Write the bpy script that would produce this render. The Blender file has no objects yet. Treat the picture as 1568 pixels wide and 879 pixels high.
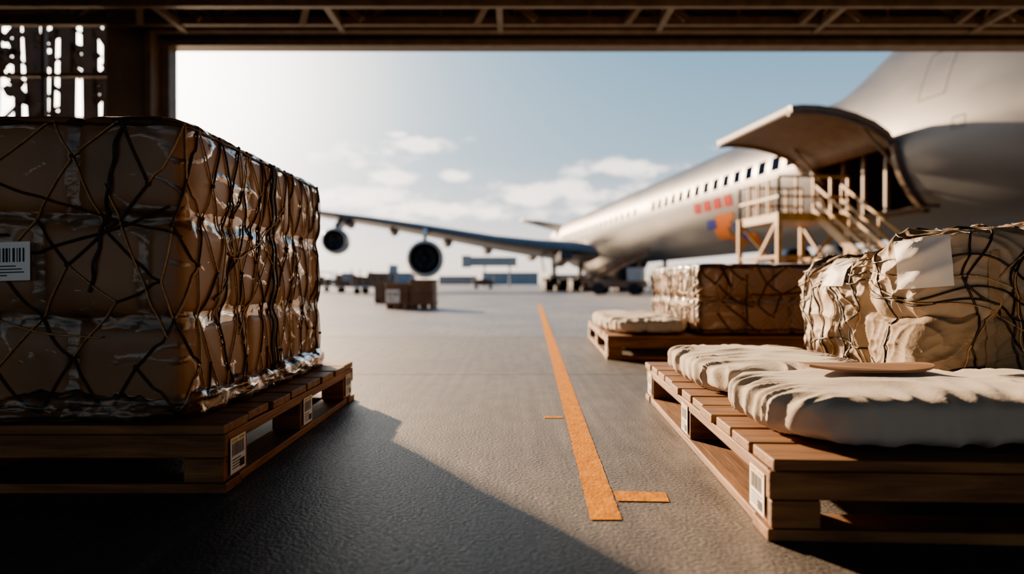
import bpy, bmesh, math, random
from mathutils import Vector, Matrix, noise
from mathutils.bvhtree import BVHTree
random.seed(7)
S = bpy.context.scene
COL = S.collection

# ------------------------------------------------------------------ materials
def new_mat(name):
    m = bpy.data.materials.new(name); m.use_nodes = True
    nt = m.node_tree
    b = nt.nodes['Principled BSDF']
    return m, nt, b

def mat(name, c1, c2=None, scale=5.0, rough=0.6, metal=0.0, bump=0.0, bscale=None, stretch=(1,1,1),
        detail=6.0, coat=0.0, r2=None, bstretch=None, dist=0.0, spec=None, bdist=0.01, sheen=0.0):
    m, nt, b = new_mat(name)
    b.inputs['Roughness'].default_value = rough
    b.inputs['Metallic'].default_value = metal
    b.inputs['Coat Weight'].default_value = coat
    b.inputs['Coat Roughness'].default_value = 0.15
    b.inputs['Sheen Weight'].default_value = sheen
    if spec is not None: b.inputs['Specular IOR Level'].default_value = spec
    tc = nt.nodes.new('ShaderNodeTexCoord')
    if c2 is None:
        c2 = tuple(c*0.8 for c in c1)
    mp = nt.nodes.new('ShaderNodeMapping'); mp.inputs['Scale'].default_value = stretch
    nt.links.new(tc.outputs['Object'], mp.inputs['Vector'])
    n = nt.nodes.new('ShaderNodeTexNoise')
    n.inputs['Scale'].default_value = scale; n.inputs['Detail'].default_value = detail
    n.inputs['Distortion'].default_value = dist
    nt.links.new(mp.outputs[0], n.inputs['Vector'])
    r = nt.nodes.new('ShaderNodeValToRGB')
    r.color_ramp.elements[0].position = 0.3; r.color_ramp.elements[1].position = 0.7
    r.color_ramp.elements[0].color = (*c2, 1); r.color_ramp.elements[1].color = (*c1, 1)
    nt.links.new(n.outputs['Fac'], r.inputs['Fac'])
    nt.links.new(r.outputs['Color'], b.inputs['Base Color'])
    if r2 is not None:
        mr = nt.nodes.new('ShaderNodeMapRange')
        mr.inputs['From Min'].default_value = 0.3; mr.inputs['From Max'].default_value = 0.7
        mr.inputs['To Min'].default_value = rough; mr.inputs['To Max'].default_value = r2
        nt.links.new(n.outputs['Fac'], mr.inputs['Value'])
        nt.links.new(mr.outputs[0], b.inputs['Roughness'])
    if bump > 0:
        mp2 = nt.nodes.new('ShaderNodeMapping'); mp2.inputs['Scale'].default_value = bstretch or stretch
        nt.links.new(tc.outputs['Object'], mp2.inputs['Vector'])
        n2 = nt.nodes.new('ShaderNodeTexNoise'); n2.inputs['Scale'].default_value = bscale or scale
        n2.inputs['Detail'].default_value = 5
        nt.links.new(mp2.outputs[0], n2.inputs['Vector'])
        bp = nt.nodes.new('ShaderNodeBump'); bp.inputs['Strength'].default_value = bump
        bp.inputs['Distance'].default_value = bdist
        nt.links.new(n2.outputs['Fac'], bp.inputs['Height'])
        nt.links.new(bp.outputs[0], b.inputs['Normal'])
    return m

def concrete(name, ca, cb, cc, rmin, rmax, spec=.5):
    m, nt, b = new_mat(name)
    b.inputs['Specular IOR Level'].default_value = spec
    tc = nt.nodes.new('ShaderNodeTexCoord')
    def nz(scale, st, det=8):
        mp = nt.nodes.new('ShaderNodeMapping'); mp.inputs['Scale'].default_value = st
        nt.links.new(tc.outputs['Object'], mp.inputs['Vector'])
        n = nt.nodes.new('ShaderNodeTexNoise'); n.inputs['Scale'].default_value = scale
        n.inputs['Detail'].default_value = det
        nt.links.new(mp.outputs[0], n.inputs['Vector']); return n
    n1 = nz(0.55, (1, .6, 1)); n2 = nz(9, (1, .45, 1), 10); n3 = nz(70, (1, 1, 1), 5); n4 = nz(3, (6, .25, 1), 6)
    r = nt.nodes.new('ShaderNodeValToRGB')
    e = r.color_ramp.elements
    e[0].position = .32; e[0].color = (*ca, 1); e[1].position = .68; e[1].color = (*cc, 1)
    x = e.new(.5); x.color = (*cb, 1)
    nt.links.new(n1.outputs['Fac'], r.inputs['Fac'])
    def mult(col, n, lo, hi, a=.35, bb=.65):
        mr = nt.nodes.new('ShaderNodeMapRange')
        mr.inputs['From Min'].default_value = a; mr.inputs['From Max'].default_value = bb
        mr.inputs['To Min'].default_value = lo; mr.inputs['To Max'].default_value = hi
        nt.links.new(n.outputs['Fac'], mr.inputs['Value'])
        mx = nt.nodes.new('ShaderNodeVectorMath'); mx.operation = 'SCALE'
        nt.links.new(col, mx.inputs[0]); nt.links.new(mr.outputs[0], mx.inputs['Scale'])
        return mx.outputs[0]
    c = mult(r.outputs['Color'], n2, .76, 1.12)
    c = mult(c, n3, .60, 1.24)
    c = mult(c, n4, .74, 1.10)
    nt.links.new(c, b.inputs['Base Color'])
    mr = nt.nodes.new('ShaderNodeMapRange')
    mr.inputs['From Min'].default_value = .35; mr.inputs['From Max'].default_value = .65
    mr.inputs['To Min'].default_value = rmin; mr.inputs['To Max'].default_value = rmax
    nt.links.new(n3.outputs['Fac'], mr.inputs['Value'])
    nt.links.new(mr.outputs[0], b.inputs['Roughness'])
    bp = nt.nodes.new('ShaderNodeBump'); bp.inputs['Strength'].default_value = .7; bp.inputs['Distance'].default_value = .007
    nt.links.new(n3.outputs['Fac'], bp.inputs['Height']); nt.links.new(bp.outputs[0], b.inputs['Normal'])
    return m

M_floor = concrete('hangar_concrete', (.10,.098,.10), (.155,.143,.136), (.205,.185,.168), .42, .58, .5)
M_apron = concrete('apron_concrete', (.11,.13,.16), (.18,.187,.205), (.26,.255,.25), .36, .56)
M_wood = mat('pallet_wood', (.34,.17,.075), (.14,.066,.03), 3.2, .62, stretch=(.7,7,7), bump=.5, bscale=9, bstretch=(.6,9,9), dist=.6, bdist=.006)
M_woody = mat('pallet_wood_y', (.34,.17,.075), (.14,.066,.03), 3.2, .62, stretch=(7,.7,7), bump=.5, bscale=9, bstretch=(9,.6,9), dist=.6, bdist=.006)
M_kraft = mat('kraft_packaging', (.33,.185,.10), (.20,.11,.06), 2.2, .5, bump=.3, bscale=6, coat=.1, bdist=.015)
M_cord = mat('net_cord', (.11,.07,.043), (.06,.038,.024), 60, .45, bump=.5, bscale=300)
M_cordgold = mat('net_cord_tan', (.52,.33,.17), (.32,.20,.10), 60, .36)
M_cordblk = mat('strap_black', (.035,.028,.022), (.018,.014,.012), 60, .4)
M_canvas = mat('canvas_cream', (.56,.50,.42), (.46,.40,.33), 3, .85, bump=.35, bscale=60, sheen=.2, bdist=.004)
M_khaki = mat('canvas_khaki', (.35,.255,.165), (.25,.18,.115), 3, .75, bump=.4, bscale=45, bdist=.006, sheen=.15)
M_khaki2 = mat('canvas_khaki_light', (.44,.345,.25), (.33,.25,.18), 3, .6, bump=.4, bscale=35, bdist=.006)
M_paper = mat('label_paper', (.95,.94,.92), (.90,.89,.87), 8, .6)
M_ink = mat('label_ink', (.03,.03,.03), (.02,.02,.02), 8, .6)
M_yel = mat('label_yellow', (.75,.48,.05), None, 8, .6)
M_line = mat('line_paint_orange', (.82,.33,.0), (.52,.19,.0), 22, .7, bump=.4, bscale=70, stretch=(1,.5,1), spec=.05)
M_steel = mat('hangar_steel', (.20,.16,.128), (.135,.108,.085), 4, .55, bump=.1)
M_wall = mat('hangar_cladding', (.27,.225,.185), (.20,.165,.135), 2, .6)
M_ceil = mat('ceiling_panels', (.09,.07,.055), (.06,.048,.038), 2, .8)
M_scaf = mat('scaffold_dark', (.06,.045,.035), (.035,.028,.022), 2, .8)
M_fus = mat('aircraft_skin', (.075,.08,.09), (.056,.06,.069), .8, .34, metal=.2, r2=.44, stretch=(1,.4,1), spec=.4)
M_wing = mat('aircraft_wing_skin', (.13,.14,.165), (.095,.105,.13), .8, .4, metal=.4)
M_dark = mat('aircraft_dark', (.035,.033,.034), (.02,.02,.02), 3, .5)
M_hold = mat('hold_lining', (.15,.10,.065), (.09,.06,.045), 3, .6)
M_fan = mat('fan_blade', (.05,.05,.055), (.03,.032,.035), 3, .5)
M_metal = mat('engine_lip_metal', (.5,.5,.52), (.4,.4,.42), 3, .25, metal=.9)
M_doorin = mat('cargo_door_lining', (.15,.10,.068), (.095,.065,.045), 2.5, .55)
M_dooredge = mat('cargo_door_edge', (.62,.54,.45), (.50,.43,.36), 2.5, .45)
M_glass = mat('window_dark_glass', (.006,.012,.03), (.004,.008,.02), 3, .8, spec=.0)
M_rubber = mat('tyre_rubber', (.025,.025,.027), (.018,.018,.018), 6, .75)
M_yellow = mat('scaffold_yellow', (.46,.23,.045), (.27,.13,.028), 4, .42)
M_red = mat('livery_red', (.42,.02,.012), None, 4, .7, spec=.05)
M_org = mat('livery_orange', (.50,.13,.02), None, 4, .7, spec=.05)
M_blue = mat('livery_blue', (.02,.035,.22), None, 4, .7, spec=.05)
M_crate = mat('crate_board', (.20,.125,.08), (.12,.075,.05), 3, .6, bump=.3)
M_haze1 = mat('hazed_facade_blue', (.32,.37,.44), (.25,.30,.37), .1, .8)  # distance haze painted in: pale bluish base colour instead of a volume
M_haze2 = mat('hazed_facade_warm', (.42,.38,.36), (.31,.29,.29), .1, .8)  # warmer facade tone, paled by the same painted-in haze
M_joint = mat('joint_sealant', (.08,.075,.07), (.05,.05,.05), 6, .8)
M_truck = mat('truck_paint', (.38,.41,.45), (.30,.33,.36), 2, .4)
M_leather = mat('brown_board', (.34,.19,.10), (.24,.13,.07), 6, .55, bump=.2)

def film_mat(name, haze=.10, gl=.55):
    m = bpy.data.materials.new(name); m.use_nodes = True
    nt = m.node_tree; nt.nodes.clear()
    out = nt.nodes.new('ShaderNodeOutputMaterial')
    tc = nt.nodes.new('ShaderNodeTexCoord')
    n = nt.nodes.new('ShaderNodeTexNoise'); n.inputs['Scale'].default_value = 3.0; n.inputs['Detail'].default_value = 4
    n.inputs['Distortion'].default_value = .8
    nt.links.new(tc.outputs['Object'], n.inputs['Vector'])
    mp = nt.nodes.new('ShaderNodeMapping'); mp.inputs['Scale'].default_value = (1.2, 1.2, 2.6)
    mp.inputs['Rotation'].default_value = (.6, .5, 0)
    nt.links.new(tc.outputs['Object'], mp.inputs['Vector'])
    n2 = nt.nodes.new('ShaderNodeTexNoise'); n2.inputs['Scale'].default_value = 3.5; n2.inputs['Detail'].default_value = 5
    n2.inputs['Distortion'].default_value = 1.5
    nt.links.new(mp.outputs[0], n2.inputs['Vector'])
    bp = nt.nodes.new('ShaderNodeBump'); bp.inputs['Strength'].default_value = .42; bp.inputs['Distance'].default_value = .03
    nt.links.new(n.outputs['Fac'], bp.inputs['Height'])
    bp2 = nt.nodes.new('ShaderNodeBump'); bp2.inputs['Strength'].default_value = .38; bp2.inputs['Distance'].default_value = .02
    nt.links.new(n2.outputs['Fac'], bp2.inputs['Height']); nt.links.new(bp.outputs[0], bp2.inputs['Normal'])
    g = nt.nodes.new('ShaderNodeBsdfGlossy'); g.inputs['Roughness'].default_value = .19
    g.inputs['Color'].default_value = (1, .95, .89, 1)
    nt.links.new(bp2.outputs[0], g.inputs['Normal'])
    d = nt.nodes.new('ShaderNodeBsdfDiffuse'); d.inputs['Color'].default_value = (.66, .55, .44, 1)
    nt.links.new(bp2.outputs[0], d.inputs['Normal'])
    t = nt.nodes.new('ShaderNodeBsdfTransparent')
    mr = nt.nodes.new('ShaderNodeMapRange'); mr.inputs['From Min'].default_value = .45; mr.inputs['From Max'].default_value = .75
    mr.inputs['To Min'].default_value = haze*.3; mr.inputs['To Max'].default_value = haze*3
    nt.links.new(n2.outputs['Fac'], mr.inputs['Value'])
    m1 = nt.nodes.new('ShaderNodeMixShader'); nt.links.new(mr.outputs[0], m1.inputs[0])
    nt.links.new(t.outputs[0], m1.inputs[1]); nt.links.new(d.outputs[0], m1.inputs[2])
    fr = nt.nodes.new('ShaderNodeFresnel'); fr.inputs['IOR'].default_value = 1.5
    nt.links.new(bp2.outputs[0], fr.inputs['Normal'])
    # several stacked film layers: fresnel reflectance adds up, strongest at grazing angles
    ml = nt.nodes.new('ShaderNodeMath'); ml.operation = 'MULTIPLY_ADD'; ml.use_clamp = True
    ml.inputs[1].default_value = gl*2; ml.inputs[2].default_value = -.15
    nt.links.new(fr.outputs[0], ml.inputs[0])
    m2 = nt.nodes.new('ShaderNodeMixShader'); nt.links.new(ml.outputs[0], m2.inputs[0])
    nt.links.new(m1.outputs[0], m2.inputs[1]); nt.links.new(g.outputs[0], m2.inputs[2])
    nt.links.new(m2.outputs[0], out.inputs['Surface'])
    return m
M_film = film_mat('stretch_film', .07, 2.4)

# ------------------------------------------------------------------ mesh helpers
def mesh_obj(name, verts, faces, mats, smooth=False, fmats=None):
    me = bpy.data.meshes.new(name)
    me.from_pydata([tuple(v) for v in verts], [], faces)
    if not isinstance(mats, (list, tuple)): mats = [mats]
    for m in mats: me.materials.append(m)
    if fmats: me.polygons.foreach_set('material_index', fmats)
    if smooth: me.polygons.foreach_set('use_smooth', [True]*len(me.polygons))
    me.update()
    o = bpy.data.objects.new(name, me); COL.objects.link(o)
    return o

def group(name, loc, children, rotz=0.0, local=False):
    e = bpy.data.objects.new(name, None); COL.objects.link(e)
    e.empty_display_size = .2
    M = Matrix.Translation(Vector(loc)) @ Matrix.Rotation(rotz, 4, 'Z')
    e.matrix_world = M
    for c in children:
        c.parent = e
        c.matrix_parent_inverse = Matrix.Identity(4) if local else M.inverted()
    return e

class MB:
    def __init__(s): s.v=[]; s.f=[]; s.m=[]
    def box(s, x0,x1,y0,y1,z0,z1, mi=0):
        b=len(s.v)
        s.v += [Vector(p) for p in ((x0,y0,z0),(x1,y0,z0),(x1,y1,z0),(x0,y1,z0),(x0,y0,z1),(x1,y0,z1),(x1,y1,z1),(x0,y1,z1))]
        for q in ((0,3,2,1),(4,5,6,7),(0,1,5,4),(1,2,6,5),(2,3,7,6),(3,0,4,7)):
            s.f.append(tuple(b+i for i in q)); s.m.append(mi)
    def beam(s, p, q, w, h=None, mi=0, up=Vector((0,0,1))):
        h = h or w
        p=Vector(p); q=Vector(q); d=(q-p).normalized()
        if abs(d.dot(up))>.98: up=Vector((0,1,0))
        a=d.cross(up).normalized(); c=a.cross(d).normalized()
        b=len(s.v)
        for e in (p,q):
            for (i,j) in ((-1,-1),(1,-1),(1,1),(-1,1)):
                s.v.append(e+a*i*w/2+c*j*h/2)
        for f in ((0,1,2,3),(7,6,5,4),(0,4,5,1),(1,5,6,2),(2,6,7,3),(3,7,4,0)):
            s.f.append(tuple(b+i for i in f)); s.m.append(mi)
    def tube(s, p, q, r0, r1=None, n=16, mi=0, cap=True):
        r1 = r0 if r1 is None else r1
        p=Vector(p); q=Vector(q); d=(q-p).normalized(); up=Vector((0,0,1))
        if abs(d.dot(up))>.98: up=Vector((0,1,0))
        a=d.cross(up).normalized(); c=a.cross(d).normalized(); b=len(s.v)
        for e,r in ((p,r0),(q,r1)):
            for i in range(n):
                t=2*math.pi*i/n; s.v.append(e+a*math.cos(t)*r+c*math.sin(t)*r)
        for i in range(n):
            j=(i+1)%n; s.f.append((b+i,b+j,b+n+j,b+n+i)); s.m.append(mi)
        if cap:
            s.f.append(tuple(b+i for i in reversed(range(n)))); s.m.append(mi)
            s.f.append(tuple(b+n+i for i in range(n))); s.m.append(mi)
    def lathe(s, p, d, prof, n=40, mi=0):
        p=Vector(p); d=Vector(d).normalized(); up=Vector((0,0,1))
        if abs(d.dot(up))>.98: up=Vector((0,1,0))
        a=d.cross(up).normalized(); c=a.cross(d).normalized(); b=len(s.v)
        for (t,r) in prof:
            for i in range(n):
                an=2*math.pi*i/n; s.v.append(p+d*t+(a*math.cos(an)+c*math.sin(an))*r)
        for k in range(len(prof)-1):
            for i in range(n):
                j=(i+1)%n; s.f.append((b+k*n+i,b+k*n+j,b+(k+1)*n+j,b+(k+1)*n+i)); s.m.append(mi)
    def obj(s, name, mats, smooth=False, bevel=0):
        o=mesh_obj(name, s.v, s.f, mats, smooth, s.m)
        if bevel:
            md=o.modifiers.new('bevel','BEVEL'); md.width=bevel; md.segments=2; md.limit_method='ANGLE'
        return o

def ridge(v): return (1-abs(noise.noise(v)))

def softbox(name, B, k, cuts, material, cells=(1,1,1), groove=0.0, gw=.03, amp=.0, fs=6., pleat=0., seed=0, flatbot=True, crink=0., rotz=0., fold=0.):
    x0,x1,y0,y1,z0,z1 = B
    c = Vector(((x0+x1)/2,(y0+y1)/2,(z0+z1)/2)); hs = Vector(((x1-x0)/2,(y1-y0)/2,(z1-z0)/2))
    bm = bmesh.new(); bmesh.ops.create_cube(bm, size=2)
    bmesh.ops.subdivide_edges(bm, edges=bm.edges[:], cuts=cuts, use_grid_fill=True)
    for v in bm.verts:
        p = v.co
        n = (abs(p.x)**k+abs(p.y)**k+abs(p.z)**k)**(1/k)
        q = Vector(p)/n
        v.co = Vector((q.x*hs.x, q.y*hs.y, q.z*hs.z))
    bm.normal_update()
    sd = Vector((seed*13.7, seed*5.1, seed*9.3))
    newco=[]
    for v in bm.verts:
        p = v.co; nn = v.normal; d = 0
        if groove:
            jit = noise.noise(p*2+sd)*.02
            for a in range(3):
                nc = cells[a]
                if nc<2: continue
                L = hs[a]*2/nc
                off = 0
                if a<2 and cells[2]>1:
                    lay = int(min(cells[2]-1,max(0,(p.z+hs.z)/(hs.z*2/cells[2]))))
                    off = (lay%2)*.35
                t = (p[a]+hs[a]+jit)/L+off
                kk = round(t)
                if kk-off<=0.2 or kk-off>=nc-.2: continue
                dist = abs(t-kk)*L
                w = (1-abs(nn[a]))**1.5
                d -= groove*math.exp(-(dist/gw)**1.3)*w
            bul=1
            for a in (2,):
                nc=cells[a]; L=hs[a]*2/nc; fr=((p[a]+hs[a])/L)%1
                bul *= (1-(abs(2*fr-1)**4)*(1-abs(nn[a])))
            d += groove*.4*bul
        if amp:
            P = p*fs+sd
            d += amp*(noise.fractal(P*.5,1,2,3)*.8 + (ridge(P)**3-.4)*.6)
        if crink:
            P = p+sd
            Q = Vector((P.x*4+noise.noise(P*2)*1.5, P.y*4+noise.noise(P*2+Vector((9,0,0)))*1.5, P.z*7))
            d += crink*((ridge(Q)**7)*1.2 + (ridge(Q*2.1)**7)*.5)
        if fold:
            P = p+sd
            Q = Vector((P.x*2.2+noise.noise(P*2)*.9, P.y*2.2+noise.noise(P*2+Vector((7,0,0)))*.9, P.z*2.4+noise.noise(P*2+Vector((3,0,5)))*.7))
            d += fold*((ridge(Q)**5)*1.0 - .3 + (ridge(Q*2.3)**6)*.4)
        if pleat:
            ux = abs(p.x)/hs.x; uy = abs(p.y)/hs.y
            dx = (1-ux)*hs.x; dy=(1-uy)*hs.y
            wx = math.exp(-(dx/.14)**2); wy = math.exp(-(dy/.14)**2)
            P=p+sd
            rx = ridge(Vector((P.x*2.5, P.y*13+noise.noise(P*4)*1.2, P.z*3)))**2
            ry = ridge(Vector((P.x*11+noise.noise(P*4)*1.2, P.y*2.5, P.z*3)))**2
            rc = ridge(Vector((P.x*2.5+noise.noise(P*2), P.y*4+noise.noise(P*2+Vector((4,4,0))), P.z)))**3
            d += pleat*(wx*(rx-.5)*1.2 + wy*(ry-.5)*(1-wx*.7) + (rc-.3)*.75*(1-max(wx,wy)))
        newco.append(p + nn*d)
    R = Matrix.Rotation(rotz,3,'Z')
    for v,q in zip(bm.verts,newco):
        if flatbot: q.z = max(q.z, -hs.z)
        v.co = R@q + c
    me = bpy.data.meshes.new(name); bm.to_mesh(me); bm.free()
    me.materials.append(material)
    me.polygons.foreach_set('use_smooth',[True]*len(me.polygons))
    o = bpy.data.objects.new(name, me); COL.objects.link(o)
    return o

def bvh(o):
    me=o.data
    return BVHTree.FromPolygons([v.co.copy() for v in me.vertices],[tuple(p.vertices) for p in me.polygons])

def cords(name, lines, r, material):
    cu = bpy.data.curves.new(name,'CURVE'); cu.dimensions='3D'; cu.bevel_depth=r; cu.bevel_resolution=2
    for L in lines:
        if len(L)<2: continue
        sp=cu.splines.new('POLY'); sp.points.add(len(L)-1)
        for i,p in enumerate(L): sp.points[i].co=(p[0],p[1],p[2],1)
        sp.use_smooth=True
    cu.materials.append(material)
    o=bpy.data.objects.new(name,cu); COL.objects.link(o); return o

def patch(name, tree, o, u, v, d, material, nu=10, nv=10, off=.004, rects=None):
    o=Vector(o);u=Vector(u);v=Vector(v);d=Vector(d).normalized()
    V=[];F=[]
    ok={}
    for j in range(nv+1):
        for i in range(nu+1):
            s=o+u*(i/nu-.5)+v*(j/nv-.5)
            h=tree.ray_cast(s,d)
            if h[0] is not None: ok[(i,j)]=True; p=h[0]-d*off
            else: ok[(i,j)]=False; p=s
            V.append(p)
    for j in range(nv):
        for i in range(nu):
            if not all(ok[q] for q in ((i,j),(i+1,j),(i,j+1),(i+1,j+1))): continue
            a=j*(nu+1)+i; F.append((a,a+1,a+nu+2,a+nu+1))
    return mesh_obj(name,V,F,material,True)

def sticker(name, c, u, v, n, w, h, yellow=True):
    c=Vector(c);u=Vector(u).normalized();v=Vector(v).normalized();n=Vector(n).normalized()
    V=[];F=[];mi=[]
    def q(a0,a1,b0,b1,off,m):
        b=len(V)
        for (a,bb) in ((a0,b0),(a1,b0),(a1,b1),(a0,b1)):
            V.append(c+u*(a*w)+v*(bb*h)+n*off)
        F.append((b,b+1,b+2,b+3)); mi.append(m)
    q(-.5,.5,-.5,.5,.002,0)
    x=-.4
    while x<.38:
        ww=random.uniform(.02,.05); q(x,x+ww,-.02,.34,.003,1); x+=ww+random.uniform(.02,.05)
    for k in range(4): q(-.4,random.uniform(.0,.4),-.14-k*.08,-.11-k*.08,.003,1)
    if yellow:
        q(-.42,-.05,.37,.46,.003,2); q(.05,.42,.37,.46,.003,2); q(.1,.4,-.42,-.2,.0035,1)
    return mesh_obj(name,V,F,[M_paper,M_ink,M_yel],False,mi)

# ------------------------------------------------------------------ world & sun
AZ=math.radians(31.6); EL=math.radians(16)
sund=Vector((-math.sin(AZ)*math.cos(EL), math.cos(AZ)*math.cos(EL), math.sin(EL)))
w=bpy.data.worlds.new('sky'); S.world=w; w.use_nodes=True
nt=w.node_tree; nt.nodes.clear()
def N(t,**k):
    n=nt.nodes.new(t)
    for a,b in k.items(): setattr(n,a,b)
    return n
def L(a,b): nt.links.new(a,b)
def M2(op,a,b,clamp=False):
    n=N('ShaderNodeMath',operation=op); n.use_clamp=clamp
    for i,v in enumerate((a,b)):
        if v is None: continue
        if isinstance(v,(int,float)): n.inputs[i].default_value=v
        else: L(v,n.inputs[i])
    return n.outputs[0]
out=N('ShaderNodeOutputWorld'); bg=N('ShaderNodeBackground'); L(bg.outputs[0],out.inputs[0])
tc=N('ShaderNodeTexCoord'); nrm=N('ShaderNodeVectorMath',operation='NORMALIZE'); L(tc.outputs['Generated'],nrm.inputs[0])
sep=N('ShaderNodeSeparateXYZ'); L(nrm.outputs[0],sep.inputs[0])
ramp=N('ShaderNodeValToRGB'); L(sep.outputs['Z'],ramp.inputs[0])
e=ramp.color_ramp.elements
e[0].position=0.0; e[0].color=(1.0,.80,.63,1)
e[1].position=1.0; e[1].color=(.09,.18,.32,1)
for pos,c in ((.04,(1.0,.88,.78)),(.10,(.62,.66,.70)),(.18,(.30,.45,.57)),(.32,(.16,.325,.47)),(.5,(.13,.26,.41))):
    x=e.new(pos); x.color=(*c,1)
dot=N('ShaderNodeVectorMath',operation='DOT_PRODUCT'); L(nrm.outputs[0],dot.inputs[0]); dot.inputs[1].default_value=sund
mx=M2('MAXIMUM',dot.outputs['Value'],0)
def powr(p,k): return M2('MULTIPLY',M2('POWER',mx,p),k)
g1=powr(45,9.0); g2=powr(11,.9)
br=N('ShaderNodeMapRange'); L(dot.outputs['Value'],br.inputs['Value'])
br.inputs['From Min'].default_value=-1; br.inputs['From Max'].default_value=1
br.inputs['To Min'].default_value=.45; br.inputs['To Max'].default_value=1.3
sc=N('ShaderNodeVectorMath',operation='SCALE'); L(ramp.outputs[0],sc.inputs[0]); L(br.outputs[0],sc.inputs['Scale'])
def addcol(base,fac,col):
    s=N('ShaderNodeVectorMath',operation='SCALE'); s.inputs[0].default_value=col; L(fac,s.inputs['Scale'])
    a=N('ShaderNodeVectorMath',operation='ADD'); L(base,a.inputs[0]); L(s.outputs[0],a.inputs[1]); return a.outputs[0]
c=addcol(sc.outputs[0],g1,(1,.84,.66)); c=addcol(c,g2,(1,.92,.80))
# individual cumulus puffs: (azimuth tangent, elevation tangent, half width, half height, density)
yy=M2('MAXIMUM',sep.outputs['Y'],.05)
U=M2('DIVIDE',sep.outputs['X'],yy); Vv=M2('DIVIDE',sep.outputs['Z'],yy)
mp=N('ShaderNodeMapping'); mp.inputs['Scale'].default_value=(1,1,2.2); L(nrm.outputs[0],mp.inputs['Vector'])
cn=N('ShaderNodeTexNoise'); cn.inputs['Scale'].default_value=22; cn.inputs['Detail'].default_value=7; cn.inputs['Roughness'].default_value=.55; L(mp.outputs[0],cn.inputs['Vector'])
puffs=[(-.119,.204,.05,.0135,1.1),(-.172,.155,.05,.0125,.95),(-.214,.186,.085,.021,.7),(-.229,.128,.125,.018,.95),
 (.058,.132,.09,.021,1.1),(.159,.168,.085,.0135,.95),(-.085,.157,.025,.0105,.8),(-.09,.107,.125,.0155,.95),(.216,.128,.09,.021,.85),
 (-.167,.218,.02,.006,.7),(.35,.195,.086,.0134,.4),(-.348,.138,.115,.019,.7),(.073,.104,.09,.0125,.75),(.7,.2,.12,.02,.8),(-.8,.25,.12,.02,.8)]
tot=None
for (u0,v0,a,b,k) in puffs:
    du=M2('MULTIPLY',M2('SUBTRACT',U,u0),1/a); dv=M2('MULTIPLY',M2('SUBTRACT',Vv,v0),1/b)
    r2=M2('ADD',M2('MULTIPLY',du,du),M2('MULTIPLY',dv,dv))
    g_=M2('MULTIPLY',M2('EXPONENT',M2('MULTIPLY',r2,-.8),None),k)
    tot=g_ if tot is None else M2('MAXIMUM',tot,g_)
dens=M2('ADD',tot,M2('MULTIPLY',M2('SUBTRACT',cn.outputs['Fac'],.5),2.2))
cr=N('ShaderNodeMapRange',interpolation_type='SMOOTHSTEP'); L(dens,cr.inputs['Value']); cr.inputs['From Min'].default_value=.35; cr.inputs['From Max'].default_value=.95
cm=M2('MULTIPLY',cr.outputs[0],M2('MULTIPLY',tot,1.6,True))
cc=addcol(c,cm,(1.5,1.15,.86))
L(cc,bg.inputs['Color']); bg.inputs['Strength'].default_value=1.3

sl=bpy.data.lights.new('sun','SUN'); sl.energy=17.0; sl.angle=math.radians(.9); sl.color=(1,.655,.37)
so=bpy.data.objects.new('sun',sl); COL.objects.link(so); so.location=(-20,35,12)
so.rotation_euler=(-sund).to_track_quat('-Z','Y').to_euler()

# ------------------------------------------------------------------ ground
m=MB(); m.box(-400,400,-60,900,-.5,-.01); m.obj('ground_apron',M_apron)
m=MB(); m.box(-11.3,12.8,-9,10.2,-.2,0); m.obj('floor',M_floor)
m=MB(); m.box(-11.3,12.8,10.2,10.24,-.1,.002)
m.box(-11.3,12.8,5.985,6.0,-.1,.0015)
o=m.obj('joint_strips',M_joint); o.name='floor_expansion_joint'
def paint(pts0,pts1,n,jit):
    V=[];F=[]
    for i in range(n+1):
        t=(i/n)**1.6
        a=Vector(pts0[0]).lerp(Vector(pts0[1]),t); b=Vector(pts1[0]).lerp(Vector(pts1[1]),t)
        V.append((a.x+random.uniform(-jit,jit),a.y,.003)); V.append((b.x+random.uniform(-jit,jit),b.y,.003))
    F=[(2*i,2*i+1,2*i+3,2*i+2) for i in range(n)]
    return V,F
V,F=paint(((.265,2.30),(.96,25.5)),((.372,2.30),(1.10,25.5)),300,.0022)
def addp(V,F,V2,F2):
    b=len(V); V+=V2; F+=[tuple(b+i for i in f) for f in F2]
addp(V,F,[(.385,2.50,.003),(.575,2.49,.003),(.585,2.60,.003),(.39,2.62,.003)],[(0,1,2,3)])
addp(V,F,[(.19,4.04,.003),(.30,4.04,.003),(.30,4.10,.003),(.19,4.10,.003)],[(0,1,2,3)])
mesh_obj('floor_marking_line',V,F,M_line)

# ------------------------------------------------------------------ hangar shell
DY=12.0; DZ=4.96
m=MB()
m.box(-11.3,-9.6,DY,DY+.3,0,7); m.box(-9.6,-7.03,DY,DY+.3,0,3.2); m.box(-9.6,-7.03,DY,DY+.3,5.55,7)
m.box(-7.03,-6.3,DY-.15,DY+.35,0,7)
m.obj('wall_front',M_wall,bevel=.01)
m=MB(); m.box(-6.3,-6.18,DY-.3,DY+.2,0,7); m.box(-6.18,-6.02,DY,DY+.3,0,DZ+.1)
m.box(-6.3,12.5,DY-.05,DY+.3,DZ,DZ+.12); m.box(-6.3,12.5,DY-.3,DY-.1,DZ+.16,DZ+.3); m.box(-6.3,12.5,DY+.05,DY+.3,DZ+.1,7)
m.box(-6.3,12.5,DY-.22,DY-.16,DZ+.3,DZ+.33)
m.obj('trim_door_frame',M_steel,bevel=.012)
m=MB(); m.box(-11.5,-11.3,-9,DY+.3,0,7); m.obj('wall_left',M_wall)
m=MB(); m.box(12.5,12.7,-9,DY+.3,0,7); m.obj('wall_right',M_wall)
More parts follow.
